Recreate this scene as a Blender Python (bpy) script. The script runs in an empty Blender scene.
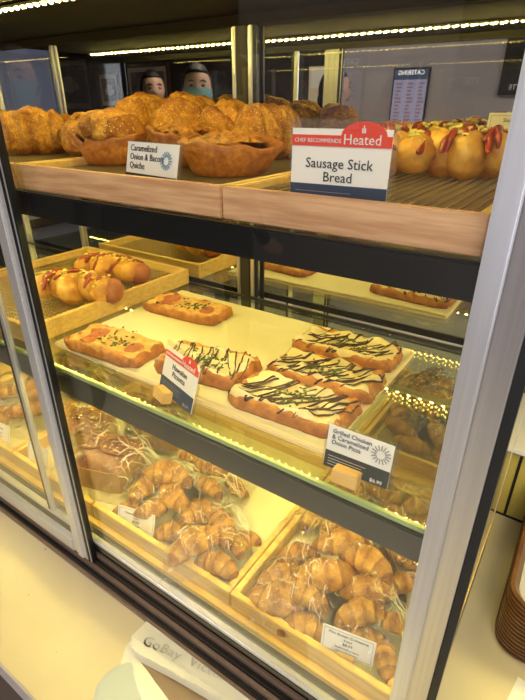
import bpy, bmesh, math, random
from mathutils import Vector, Matrix, noise
random.seed(7)
C = bpy.context.scene.collection
PI = math.pi
# lengths below are in case units: 1 unit = S metres, eye level = EYE metres above the floor
S = 0.7; EYE = 1.5
def W(x, y, z): return Vector((x*S, y*S, z*S+EYE))
R = math.radians

# ------------------------------------------------------------------ camera, world, lights, exposure
cd = bpy.data.cameras.new('camera'); cam = bpy.data.objects.new('camera', cd); C.objects.link(cam)
cd.sensor_fit = 'VERTICAL'; cd.sensor_height = 24; cd.sensor_width = 18; cd.lens = 24*484/700
cam.location = W(0, -.65, 0); cam.rotation_euler = (R(90-26.8), 0, R(34.4))
cd.clip_start = .02
bpy.context.scene.camera = cam
w = bpy.data.worlds.new('world'); bpy.context.scene.world = w; w.use_nodes = True
w.node_tree.nodes['Background'].inputs[0].default_value = (.55, .5, .5, 1)
w.node_tree.nodes['Background'].inputs[1].default_value = .12
vs = bpy.context.scene.view_settings
vs.view_transform = 'Standard'; vs.look = 'None'; vs.gamma = 1; vs.exposure = 0; vs.use_curve_mapping = False
def area(name, loc, rot, sx, sy, power, col):
    l = bpy.data.lights.new(name, 'AREA'); l.shape = 'RECTANGLE'; l.size = sx*S; l.size_y = sy*S; l.energy = power; l.color = col
    o = bpy.data.objects.new(name, l); C.objects.link(o); o.location = W(*loc); o.rotation_euler = rot; return o
area('ceiling_light', (.9, -1.6, 1.75), (0, 0, 0), 1.6, .5, 34, (1, .88, .66))
area('ceiling_light', (-2.6, -1.9, 1.75), (0, 0, 0), 1.6, .4, 26, (1, .86, .66))
area('ceiling_light', (-1.2, -4.2, 1.75), (0, 0, 0), 1.6, .5, 30, (.95, .92, 1))
area('right_counter_light', (.55, .70, -.35), (0, 0, 0), .7, .25, 5.5, (1, .84, .30))  # unseen lamp added to brighten and yellow the counter right of the case
LED_COL = (1, .81, .19); LED_POWER = 330

# ------------------------------------------------------------------ materials
def mat(name, col, rough=.5, metal=0, var=None, vscale=20, bump=0, bscale=60, spec=.5, coat=0, stretch=None,
        bake=None, emit=None, emis=0, sss=0, detail=4, flecks=None):
    m = bpy.data.materials.new(name); m.use_nodes = True; nt = m.node_tree; N = nt.nodes; L = nt.links
    b = N['Principled BSDF']
    b.inputs['Base Color'].default_value = (*col, 1); b.inputs['Roughness'].default_value = rough
    b.inputs['Metallic'].default_value = metal; b.inputs['Specular IOR Level'].default_value = spec
    b.inputs['Coat Weight'].default_value = coat; b.inputs['Coat Roughness'].default_value = .25
    if sss:
        b.inputs['Subsurface Weight'].default_value = sss; b.inputs['Subsurface Scale'].default_value = .01
        b.inputs['Subsurface Radius'].default_value = (1, .5, .2)
    tc = N.new('ShaderNodeTexCoord'); mp = N.new('ShaderNodeMapping'); L.new(tc.outputs['Object'], mp.inputs[0])
    oi = N.new('ShaderNodeObjectInfo'); L.new(oi.outputs['Random'], mp.inputs['Location'])
    if stretch: mp.inputs['Scale'].default_value = stretch
    def nz(scale, d=detail, r=.6):
        n = N.new('ShaderNodeTexNoise'); n.inputs['Scale'].default_value = scale; n.inputs['Detail'].default_value = d
        n.inputs['Roughness'].default_value = r; L.new(mp.outputs[0], n.inputs['Vector']); return n
    cur = None
    if var:
        n = nz(vscale); r = N.new('ShaderNodeValToRGB'); L.new(n.outputs['Fac'], r.inputs[0])
        r.color_ramp.elements[0].position = .34; r.color_ramp.elements[0].color = (*var, 1)
        r.color_ramp.elements[1].position = .62; r.color_ramp.elements[1].color = (*col, 1); cur = r.outputs[0]
    if bake:   # crust colour: browner where the oven browned it, darker between sausage-bread lobes
        at = N.new('ShaderNodeAttribute'); at.attribute_name = 'bake'
        n2 = nz(vscale*.6, 3); ad = N.new('ShaderNodeMath'); ad.operation = 'MULTIPLY_ADD'
        L.new(n2.outputs['Fac'], ad.inputs[0]); ad.inputs[1].default_value = 1.3
        sb = N.new('ShaderNodeMath'); sb.operation = 'SUBTRACT'; L.new(at.outputs['Fac'], sb.inputs[0]); sb.inputs[1].default_value = .55
        L.new(sb.outputs[0], ad.inputs[2])
        mx = N.new('ShaderNodeMix'); mx.data_type = 'RGBA'; mx.clamp_factor = True
        L.new(ad.outputs[0], mx.inputs['Factor'])
        if cur: L.new(cur, mx.inputs[6])
        else: mx.inputs[6].default_value = (*col, 1)
        mx.inputs[7].default_value = (*bake, 1); cur = mx.outputs[2]
    if flecks:
        for (fc, fs, th) in flecks:
            v = N.new('ShaderNodeTexVoronoi'); v.inputs['Scale'].default_value = fs; L.new(mp.outputs[0], v.inputs['Vector'])
            n3 = nz(fs*.8, 2); md = N.new('ShaderNodeMath'); md.operation = 'ADD'; L.new(v.outputs['Distance'], md.inputs[0]); L.new(n3.outputs['Fac'], md.inputs[1])
            lt = N.new('ShaderNodeMath'); lt.operation = 'LESS_THAN'; L.new(md.outputs[0], lt.inputs[0]); lt.inputs[1].default_value = th
            mx = N.new('ShaderNodeMix'); mx.data_type = 'RGBA'; L.new(lt.outputs[0], mx.inputs['Factor'])
            if cur: L.new(cur, mx.inputs[6])
            else: mx.inputs[6].default_value = (*col, 1)
            mx.inputs[7].default_value = (*fc, 1); cur = mx.outputs[2]
    if cur: L.new(cur, b.inputs['Base Color'])
    if bump:
        n = nz(bscale, 4); bp = N.new('ShaderNodeBump'); bp.inputs['Strength'].default_value = bump; bp.inputs['Distance'].default_value = .004
        L.new(n.outputs['Fac'], bp.inputs['Height']); L.new(bp.outputs[0], b.inputs['Normal'])
    if emit:
        b.inputs['Emission Color'].default_value = (*emit, 1); b.inputs['Emission Strength'].default_value = emis
    return m
def clear(name, tint=(1, 1, 1), gloss=.04, rough=.02, bump=0, bscale=60, haze=0):
    """thin clear sheet: see-through with a Fresnel reflection (and, for crinkled film, small creases)"""
    m = bpy.data.materials.new(name); m.use_nodes = True; nt = m.node_tree; N = nt.nodes; L = nt.links
    N.remove(N['Principled BSDF']); out = N['Material Output']
    t = N.new('ShaderNodeBsdfTransparent'); t.inputs[0].default_value = (*tint, 1)
    g = N.new('ShaderNodeBsdfGlossy'); g.inputs['Roughness'].default_value = rough; g.inputs[0].default_value = (1, 1, 1, 1)
    ge = N.new('ShaderNodeNewGeometry'); dt = N.new('ShaderNodeVectorMath'); dt.operation = 'DOT_PRODUCT'
    L.new(ge.outputs['Incoming'], dt.inputs[0]); L.new(ge.outputs['Normal'], dt.inputs[1])
    def mth(op, x, y, z=None):
        q = N.new('ShaderNodeMath'); q.operation = op
        for k, v_ in enumerate((x, y, z)):
            if v_ is None: continue
            if isinstance(v_, (int, float)): q.inputs[k].default_value = v_
            else: L.new(v_, q.inputs[k])
        return q
    ab = mth('ABSOLUTE', dt.outputs['Value'], None); om = mth('SUBTRACT', 1.0, ab.outputs[0]); pw = mth('POWER', om.outputs[0], 5.0)
    ml = mth('MULTIPLY_ADD', pw.outputs[0], 1-gloss, gloss); ml.use_clamp = True      # Schlick reflectance of each face
    mx = N.new('ShaderNodeMixShader'); L.new(ml.outputs[0], mx.inputs[0]); L.new(t.outputs[0], mx.inputs[1]); L.new(g.outputs[0], mx.inputs[2])
    last = mx
    if haze:
        d = N.new('ShaderNodeBsdfDiffuse'); d.inputs[0].default_value = (.9, .9, .88, 1)
        m2 = N.new('ShaderNodeMixShader'); m2.inputs[0].default_value = haze
        L.new(mx.outputs[0], m2.inputs[1]); L.new(d.outputs[0], m2.inputs[2]); last = m2
    L.new(last.outputs[0], out.inputs[0])
    if bump:
        tc = N.new('ShaderNodeTexCoord'); n = N.new('ShaderNodeTexNoise'); n.inputs['Scale'].default_value = bscale; n.inputs['Detail'].default_value = 2
        try: n.noise_type = 'RIDGED_MULTIFRACTAL'
        except Exception: pass
        L.new(tc.outputs['Object'], n.inputs['Vector'])
        bp = N.new('ShaderNodeBump'); bp.inputs['Strength'].default_value = bump; bp.inputs['Distance'].default_value = .016
        L.new(n.outputs['Fac'], bp.inputs['Height']); L.new(bp.outputs[0], g.inputs['Normal']); L.new(bp.outputs[0], dt.inputs[1])
    return m
M = dict(
 oak=mat('light_oak', (.74, .45, .26), .45, var=(.52, .27, .14), vscale=9, stretch=(1, 6, 14), bump=.15, bscale=14),
 pine=mat('pale_pine', (.76, .53, .19), .5, var=(.62, .39, .11), vscale=9, stretch=(1, 6, 14), bump=.1, bscale=14),
 black=mat('black_metal', (.012, .012, .014), .35, .3, spec=.5),
 canopy=mat('canopy_underside', (.010, .006, .004), .7, spec=.15),
 dark=mat('dark_canopy', (.03, .025, .022), .5, .3),
 chrome=mat('brushed_steel', (.78, .77, .80), .34, 1, var=(.66, .65, .70), vscale=3, stretch=(30, 30, .6)),
 chrome2=mat('polished_steel', (.80, .80, .84), .30, .65),
 greyrail=mat('grey_rail', (.15, .145, .13), .3, .9),
 brownrail=mat('bronze_track', (.30, .21, .17), .35, .5),
 mirror=mat('mirror_glass', (.80, .80, .80), .015, 1),
 glass=clear('door_glass', (.985, .99, .985), .035, .01),
 shelfglass=clear('shelf_glass', (.80, .82, .66), .14, .03),
 gedge=mat('glass_edge', (.35, .45, .18), .2, 0, spec=.8),
 acrylic=clear('clear_acrylic', (.96, .96, .93), .04, .05, haze=.03),
 film=clear('clear_bag_film', (.985, .985, .97), .055, .06, bump=1.0, bscale=30, haze=.0),
 led=mat('led_dot', (1, .9, .5), emit=LED_COL, emis=LED_POWER), ledtop=mat('led_dot_upper', (1, .9, .5), emit=LED_COL, emis=LED_POWER*.9),
 ledmid=mat('led_dot_middle', (1, .9, .5), emit=LED_COL, emis=LED_POWER*.62),
 daydim=mat('dusk_pane', (.3, .33, .4), .3, emit=(.6, .66, 1), emis=.10),  # weak glow for the added pane at far left
 daylight=mat('daylight_pane', (.8, .85, .9), .3, emit=(.86, .90, 1), emis=3.2),  # strong glow for the added pane behind the camera
 pcb=mat('led_strip_base', (.6, .5, .25), .5),
 paper=mat('parchment', (.74, .68, .50), .7, var=(.69, .62, .43), vscale=5, bump=.08, bscale=8),
 board=mat('tray_board', (.80, .66, .42), .6),
 wire=mat('wire_mesh', (.45, .40, .28), .3, .8),
 crust=mat('croissant_crust', (.80, .42, .11), .45, var=(.68, .31, .07), vscale=45, bake=(.40, .14, .03), bump=.5, bscale=120, coat=.15),
 mini=mat('mini_croissant_crust', (.80, .48, .10), .38, var=(.54, .27, .045), vscale=70, bake=(.20, .065, .012), bump=.7, bscale=170, coat=.25),
 cheesy=mat('cheese_coated_crust', (.92, .52, .07), .6, var=(.56, .22, .025), vscale=80, bake=(.28, .09, .015), bump=1.4, bscale=150,
            flecks=[((.90, .58, .14), 260, .66), ((.24, .07, .015), 190, .62)]),
 quiche=mat('quiche_crust', (.80, .36, .07), .5, var=(.42, .13, .02), vscale=85, bake=(.30, .09, .02), bump=.7, bscale=100),
 onion=mat('caramelised_filling', (.50, .20, .03), .35, var=(.12, .04, .01), vscale=80, bump=1, bscale=150),
 roll=mat('cheese_bread', (.90, .56, .11), .4, var=(.76, .38, .05), vscale=60, bake=(.34, .10, .02), bump=.3, bscale=90, coat=.2),
 sausage=mat('sausage', (.42, .14, .05), .35, var=(.30, .09, .03), vscale=40, bump=.2, coat=.2),
 sauce=mat('red_sauce', (.40, .05, .02), .3, var=(.22, .03, .01), vscale=70, coat=.4),
 cheesebit=mat('cheese_bits', (.90, .78, .22), .5, var=(.62, .55, .12), vscale=90),
 flat=mat('flatbread_crust', (.74, .36, .07), .5, var=(.50, .18, .03), vscale=65, bake=(.26, .07, .014), bump=1, bscale=80),
 whitecheese=mat('white_cheese', (.74, .66, .45), .35, var=(.70, .54, .24), vscale=40, bump=.5, bscale=60, coat=.2),
 yellowcheese=mat('melted_cheese', (.74, .50, .15), .4, var=(.60, .26, .06), vscale=45, bump=.5, bscale=70, coat=.2),
 balsamic=mat('balsamic_drizzle', (.06, .02, .008), .2, coat=.5),
 herb=mat('chopped_herbs', (.10, .16, .02), .6, var=(.04, .08, .01), vscale=90),
 ham=mat('salami_slice', (.46, .12, .04), .4, var=(.34, .09, .03), vscale=60, bump=.4, coat=.2),
 loaf=mat('cinnamon_loaf_crust', (.30, .12, .05), .4, var=(.15, .05, .02), vscale=40, bump=.5, coat=.3),
 pan=mat('brown_paper_pan', (.50, .29, .10), .65, var=(.42, .23, .07), vscale=12),
 icing=mat('sugar_glaze', (.72, .55, .40), .3, coat=.4),
 card=mat('card_white', (.84, .82, .80), .6),
 cardy=mat('card_cream', (.82, .76, .52), .6),
 navy=mat('card_navy', (.03, .05, .11), .5),
 cblack=mat('card_black', (.025, .03, .035), .5),
 red=mat('card_red', (.72, .06, .035), .5),
 ink=mat('ink', (.02, .02, .035), .6),
 greyink=mat('grey_ink', (.32, .32, .36), .6),
 blue=mat('sunburst_blue', (.15, .32, .50), .6),
 inkw=mat('white_print', (.75, .75, .78), .6),
 block=mat('wood_card_holder', (.80, .52, .18), .5, var=(.70, .42, .12), vscale=12, stretch=(1, 5, 5)),
 counter=mat('speckled_counter', (.66, .58, .40), .22, spec=.5, var=(.60, .52, .35), vscale=4, flecks=[((.30, .18, .09), 60, .42)], detail=3),
 cedge=mat('grey_counter_edge', (.42, .38, .42), .4),
 walnut=mat('dark_front_panel', (.05, .022, .016), .5),
 bag=mat('white_waxed_paper', (.84, .82, .72), .5, bump=.1, bscale=10),
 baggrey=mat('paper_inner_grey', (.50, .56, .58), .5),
 bagprint=mat('faint_print', (.66, .68, .64), .5),
 tray=mat('brown_tray', (.09, .035, .018), .3, var=(.15, .07, .03), vscale=8, coat=.3),
 traytop=mat('tray_top_grey', (.42, .42, .47), .35, bump=.3, bscale=120),
 yel=mat('yellow_cabinet', (.55, .44, .10), .4, var=(.50, .38, .08), vscale=5),
 whitep=mat('white_plastic', (.75, .73, .72), .4),
 floor=mat('pale_floor_tile', (.62, .60, .58), .4, var=(.55, .53, .51), vscale=2),
 wallg=mat('grey_wall', (.30, .28, .33), .7, var=(.26, .245, .29), vscale=1.5),
 walld=mat('dark_wall', (.045, .03, .022), .6, var=(.03, .02, .015), vscale=2),
 ceil=mat('ceiling_paint', (.10, .09, .085), .8),
 frame=mat('picture_frame', (.10, .045, .02), .4), mount=mat('picture_mount', (.80, .68, .50), .7),
 photo=mat('old_photo', (.35, .28, .20), .5, var=(.05, .04, .035), vscale=6),
 skin=mat('skin', (.68, .42, .31), .5, sss=.1), hair=mat('black_hair', (.012, .009, .008), .4, bump=.5, bscale=80, stretch=(8, 8, 1)),
 jacket=mat('dark_jacket', (.02, .022, .03), .8), pink=mat('magenta_scarf', (.30, .03, .10), .8, bump=.5, bscale=60),
 mask=mat('blue_mask', (.25, .55, .62), .7), eye=mat('eye_dark', (.02, .015, .01), .3), lip=mat('lips', (.42, .12, .10), .5),
 screen=mat('lit_screen', (.02, .02, .03), .3, emit=(.32, .30, .42), emis=.9), scrhead=mat('screen_header', (.02, .03, .05), .3, emit=(.03, .05, .09), emis=1),
 scrtext=mat('screen_text', (.8, .8, .8), .4, emit=(.85, .8, .85), emis=1), scrrow=mat('screen_rows', (.1, .05, .05), .4, emit=(.16, .10, .12), emis=1),
 lining=mat('bag_lining', (.28, .20, .14), .7),  # brown stands in for the shade inside the paper bag's mouth
 fold=mat('folded_film', (.88, .88, .82), .22, spec=.8),  # whitish fold tubes that stand in for glints on the film
 signb=mat('black_sign', (.012, .012, .014), .5), signt=mat('sign_letters', (.8, .8, .8), .5),
 lampb=mat('lamp_diffuser', (.9, .9, .9), .5, emit=(1, .95, .88), emis=4),
)

# ------------------------------------------------------------------ mesh helpers
class MB:
    def __init__(s): s.v = []; s.f = []; s.a = []
    def vert(s, p, a=0.): s.v.append(tuple(p)); s.a.append(a); return len(s.v)-1
    def box(s, x0, x1, y0, y1, z0, z1, M4=None):
        i = len(s.v)
        for p in ((x0,y0,z0),(x1,y0,z0),(x1,y1,z0),(x0,y1,z0),(x0,y0,z1),(x1,y0,z1),(x1,y1,z1),(x0,y1,z1)):
            s.vert(M4 @ Vector(p) if M4 else p)
        for f in ((0,3,2,1),(4,5,6,7),(0,1,5,4),(1,2,6,5),(2,3,7,6),(3,0,4,7)): s.f.append(tuple(i+k for k in f))
        return s
    def grid(s, nu, nv, fn, closeu=False, closev=False):
        i = len(s.v)
        for a in range(nu):
            for b in range(nv):
                r = fn(a, b)
                if len(r) == 2: s.vert(r[0], r[1])
                else: s.vert(r)
        for a in range(nu if closeu else nu-1):
            for b in range(nv if closev else nv-1):
                a2 = (a+1) % nu; b2 = (b+1) % nv
                s.f.append((i+a*nv+b, i+a2*nv+b, i+a2*nv+b2, i+a*nv+b2))
        return s
    def tube(s, pts, r, n=6, cap=True):
        pts = [Vector(p) for p in pts]; i0 = len(s.v); m = len(pts)
        for k, p in enumerate(pts):
            d = (pts[min(k+1, m-1)]-pts[max(k-1, 0)]).normalized()
            up = Vector((0, 0, 1)) if abs(d.z) < .9 else Vector((1, 0, 0))
            a = d.cross(up).normalized(); b = a.cross(d)
            rr = r[k] if isinstance(r, (list, tuple)) else r
            for j in range(n):
                t = 2*PI*j/n; s.vert(p+(a*math.cos(t)+b*math.sin(t))*rr)
        for k in range(m-1):
            for j in range(n): s.f.append((i0+k*n+j, i0+k*n+(j+1) % n, i0+(k+1)*n+(j+1) % n, i0+(k+1)*n+j))
        if cap: s.f.append(tuple(i0+j for j in range(n))[::-1]); s.f.append(tuple(i0+(m-1)*n+j for j in range(n)))
        return s
    def blob(s, c, r, n=8, m=6, jit=0, seed=0, rot=None):
        c = Vector(c); i0 = len(s.v)
        if not hasattr(r, '__len__'): r = (r, r, r)
        for a in range(m+1):
            th = PI*a/m
            for b in range(n):
                ph = 2*PI*b/n; d = Vector((math.sin(th)*math.cos(ph), math.sin(th)*math.sin(ph), math.cos(th)))
                q = 1+jit*noise.noise(d*1.7+Vector((seed, seed*.37, 0)))
                v = Vector((d.x*r[0]*q, d.y*r[1]*q, d.z*r[2]*q))
                if rot: v = rot @ v
                s.vert(c+v, .3)
        for a in range(m):
            for b in range(n): s.f.append((i0+a*n+b, i0+(a+1)*n+b, i0+(a+1)*n+(b+1) % n, i0+a*n+(b+1) % n))
        return s
    def prism(s, poly, z0, z1):
        i = len(s.v); n = len(poly)
        for z in (z0, z1):
            for p in poly: s.vert((p[0], p[1], z))
        s.f.append(tuple(i+k for k in range(n))[::-1]); s.f.append(tuple(i+n+k for k in range(n)))
        for k in range(n): s.f.append((i+k, i+(k+1) % n, i+n+(k+1) % n, i+n+k))
        return s
    def build(s, name, m, parent=None, smooth=False, bev=0, loc=None, recalc=True):
        me = bpy.data.meshes.new(name); me.from_pydata(s.v, [], s.f)
        at = me.attributes.new('bake', 'FLOAT', 'POINT'); at.data.foreach_set('value', s.a)
        if recalc or bev:
            bm = bmesh.new(); bm.from_mesh(me)
            if smooth: bmesh.ops.remove_doubles(bm, verts=bm.verts, dist=1e-5)
            bmesh.ops.recalc_face_normals(bm, faces=bm.faces)
            if bev:
                bmesh.ops.bevel(bm, geom=[e for e in bm.edges if e.calc_length() > bev*2.2], offset=bev, segments=2, affect='EDGES', clamp_overlap=True)
            bm.to_mesh(me); bm.free()
        me.materials.append(m)
        if smooth: me.polygons.foreach_set('use_smooth', [True]*len(me.polygons))
        me.update()
        o = bpy.data.objects.new(name, me); C.objects.link(o)
        if parent: o.parent = parent
        if loc: o.location = loc
        return o
def bx(*a): return MB().box(*a)
def tag(o, label=None, cat=None, group=None, kind=None):
    if label: o['label'] = label
    if cat: o['category'] = cat
    if group: o['group'] = group
    if kind: o['kind'] = kind
    return o
def thing(name, label, cat, loc=(0, 0, 0), rz=0, group=None):
    o = bpy.data.objects.new(name, None); C.objects.link(o); o.empty_display_size = .02
    o.location = loc; o.rotation_euler = (0, 0, rz); return tag(o, label, cat, group)
def copy_tree(o, parent=None):
    c = o.copy(); C.objects.link(c); c.parent = parent
    for ch in o.children:
        copy_tree(ch, c)
    return c
_tc = {}
def text_mb(txt, size, align='LEFT', space=1.0, lines=1.0):
    """lettering in the XZ plane, facing -Y, thin real relief"""
    cu = bpy.data.curves.new('t', 'FONT'); cu.body = txt; cu.size = size; cu.align_x = align; cu.extrude = .0004
    cu.space_character = space; cu.space_line = lines; cu.resolution_u = 2
    o = bpy.data.objects.new('t', cu); C.objects.link(o)
    dg = bpy.context.evaluated_depsgraph_get(); me = bpy.data.meshes.new_from_object(o.evaluated_get(dg))
    mb = MB()
    for v in me.vertices: mb.vert((v.co.x, -v.co.z, v.co.y))
    mb.f = [tuple(p.vertices) for p in me.polygons]
    bpy.data.objects.remove(o); bpy.data.curves.remove(cu); bpy.data.meshes.remove(me); return mb
def shift(mb, x, y, z):
    mb.v = [(a+x, b+y, c+z) for a, b, c in mb.v]; return mb
def join(a, b):
    i = len(a.v); a.v += b.v; a.a += b.a; a.f += [tuple(k+i for k in f) for f in b.f]; return a

# ------------------------------------------------------------------ setting
def struct(name, mb, m, **k): return tag(mb.build(name, m, **k), kind='structure')
FZ = -EYE/S
struct('floor', bx(-9, 3, -6, 3, FZ-.05, FZ), M['floor'])
struct('ceiling', bx(-9, 3, -6, 3, 1.8, 1.85), M['ceil'])
struct('wall_back', bx(-3.02, 3, -3.5, -3.42, FZ, 1.8), M['wallg'])
struct('wall_left', bx(-9, -3.02, -4.6, -4.5, FZ, 1.8), M['walld'])
struct('wall_right', bx(2.9, 3, -3.42, 3, FZ, 1.8), M['wallg'])
struct('wall_front', bx(-9, 2.9, 2.9, 3, FZ, 1.8), M['walld'])
def window(n, x0, x1, y0, y1, z0, z1, m='daylight'):  # framed glowing pane, added out of view to brighten the steel
    ax = (x1-x0) < (y1-y0)
    w_ = MB(); f = .04
    if not ax:
        w_.box(x0-f, x1+f, y0, y1+.03, z1, z1+f); w_.box(x0-f, x1+f, y0, y1+.03, z0-f, z0); w_.box(x0-f, x0, y0, y1+.03, z0, z1); w_.box(x1, x1+f, y0, y1+.03, z0, z1); w_.box((x0+x1)/2-.015, (x0+x1)/2+.015, y1, y1+.03, z0, z1)
    else:
        w_.box(x0, x1+.03, y0-f, y1+f, z1, z1+f); w_.box(x0, x1+.03, y0-f, y1+f, z0-f, z0); w_.box(x0, x1+.03, y0-f, y0, z0, z1); w_.box(x0, x1+.03, y1, y1+f, z0, z1); w_.box(x1, x1+.03, (y0+y1)/2-.015, (y0+y1)/2+.015, z0, z1)
    o = struct('window_%d' % n, w_, M['whitep'])
    bx(x0, x1, y0, y1, z0, z1).build('window_pane', M[m], o)
window(1, .0, 1.7, -3.415, -3.40, -1.5, 1.1)  # added behind the camera as a bright reflection for the corner post
window(2, -8.95, -8.93, -4.0, -1.6, -1.9, .9, 'daydim')  # added far left, dim, for the door stile to reflect
struct('wall_side', bx(-9.1, -9, -4.6, 3, FZ, 1.8), M['walld'])

# ------------------------------------------------------------------ service counter
t = thing('service_counter', 'speckled cream counter with grey edge that the glass display case stands on', 'counter', (0, 0, FZ))
bx(-3.2, 1.6, -.385, 1.6, -1.46-FZ, -1.425-FZ).build('countertop', M['counter'], t)
bx(-3.2, 1.6, -.392, -.385, -1.50-FZ, -1.4252-FZ).build('edge_strip', M['cedge'], t, bev=.001)
bx(-3.1, 1.5, -.34, 1.5, 0, -1.461-FZ).build('front_panel', M['walnut'], t)

# ------------------------------------------------------------------ display case
XL, XR, YB = -2.5, -.036, .80
case = thing('display_case', 'glass bakery display case with steel posts, mirror back and lit glass shelves', 'display case', (0, 0, 0))
bx(XL, XR, .0, YB, -1.42, -1.275).build('base', M['greyrail'], case)
bx(XL, XR, .012, YB-.005, -1.2745, -1.256).build('deck', M['pine'], case)
bx(XL, XR, -.02, YB, .246, .32).build('canopy', M['canopy'], case)
bx(XL, XR, .762, YB-.004, .218, .2455).build('mirror_header', M['canopy'], case)
bx(XL, XR, -.045, -.0205, .222, .30).build('canopy_fascia', M['dark'], case, bev=.004)
bx(XL, -1.0, .775, .785, -1.25, .217).build('mirror_door', M['mirror'], case)
bx(-1.0, XR-.01, .787, .797, -1.25, .217).build('mirror_door', M['mirror'], case)
bx(XL, XL+.006, .005, YB-.02, -1.256, .225).build('side_glass', M['glass'], case)
bx(XL-.02, XL+.02, .76, YB, -1.25, .225).build('rear_post', M['chrome'], case)
bx(XR-.008, XR-.001, .012, YB-.02, -1.256, .225).build('side_glass', M['glass'], case)
# rear door stiles
for x, w_, m in ((-1.085, .014, 'chrome'), (-1.069, .045, 'dark'), (-1.022, .016, 'chrome'), (-1.004, .012, 'black'), (-2.02, .02, 'chrome')):
    bx(x, x+w_, .760, .774, -1.25, .217).build('door_stile', M[m], case, bev=.003)
# corner post, three faces
MB().box(-.105, -.074, -.03, .0, -1.42, .30).build('corner_post', M['chrome'], case, bev=.003)
mb = MB(); mb.prism([(-.0735, -.034), (-.040, -.012), (-.040, .02), (-.0735, .02)], -1.42, .30); mb.build('corner_post', M['chrome'], case, bev=.002)
bx(-.0395, -.024, -.005, .02, -1.42, .30).build('gasket', M['black'], case)
bx(XR-.02, XR, .76, YB, -1.25, .225).build('rear_post', M['chrome'], case)
# left sliding door (outer track) and right sliding door (inner track)
mb = MB(); mb.box(-1.198, -1.176, -.042, -.020, -1.372, .222); mb.box(-1.1755, -1.146, -.048, -.020, -1.372, .222); mb.box(-1.1455, -1.128, -.043, -.020, -1.372, .222)
mb.build('door_stile', M['chrome2'], case, bev=.003)
bx(-1.1275, -1.117, -.042, -.022, -1.372, .222).build('door_seal', M['black'], case)
bx(-1.1165, -1.112, -.041, -.024, -1.372, .222).build('door_seal', M['chrome2'], case)
bx(-1.1115, -1.105, -.040, -.024, -1.372, .222).build('door_seal', M['black'], case)
bx(XL, -1.199, -.046, -.024, -1.372, -1.318).build('door_rail', M['chrome2'], case, bev=.003)
bx(XL, -1.199, -.036, -.032, -1.3175, .222).build('door_glass', M['glass'], case)
bx(-1.350, -1.328, -.018, -.005, -1.30, .222).build('door_stile', M['chrome2'], case, bev=.003)
bx(-1.362, -1.351, -.017, -.006, -1.30, .222).build('door_seal', M['black'], case)
bx(-1.3275, -.105, -.013, -.009, -1.29, .222).build('door_glass', M['glass'], case)
# bottom rails, stepped sliding tracks
bx(XL, -.105, -.02, .003, -1.300, -1.285).build('door_rail', M['chrome2'], case, bev=.003)
bx(XL, -.105, -.0195, -.001, -1.325, -1.301).build('door_rail', M['greyrail'], case, bev=.003)
for y, z, m, k in ((-.022, -1.345, 'brownrail', .006), (-.034, -1.362, 'black', .004), (-.045, -1.378, 'brownrail', .006), (-.056, -1.396, 'black', .004), (-.066, -1.41, 'brownrail', .006)):
    bx(XL, -.106, y, y+.010, -1.4245, z).build('sliding_track', M[m], case, bev=.002)
# shelves
bx(XL+.02, XR-.01, .012, .755, -.188, -.176).build('glass_shelf', M['shelfglass'], case)
bx(XL+.02, -.106, -.004, .011, -.232, -.178).build('shelf_rail', M['black'], case, bev=.003)
bx(XL+.02, XR-.01, .012, .745, -.662, -.650).build('glass_shelf', M['shelfglass'], case)
bx(XL+.02, -.106, .003, .0115, -.660, -.6495).build('glass_edge', M['gedge'], case)
bx(XL+.02, -.106, -.003, .012, -.728, -.663).build('shelf_rail', M['greyrail'], case, bev=.003)
bx(XL+.02, XR-.01, .746, .754, -.668, -.645).build('shelf_edge', M['black'], case)
# LED strips: thin base with round dots looking down
def led(y, z, m='led', x0=XL+.1, x1=XR-.06):
    o = bx(x0, x1, y-.012, y+.012, z, z+.006).build('led_strip', M['pcb'], case)
    mb = MB(); n = int((x1-x0)/.030)
    for k in range(n):
        for dy in (-.007, .007):
            x = x0+(k+.5+(.25 if dy > 0 else -.25))*.030; mb.box(x-.003, x+.003, y+dy-.003, y+dy+.003, z-.003, z-.0002)
    mb.build('led_row', M[m], o, recalc=False)
led(.28, .236, 'ledtop'); led(.045, -.213, 'ledmid'); led(.46, -.199, 'ledmid'); led(.045, -.706); led(.46, -.673)

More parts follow.
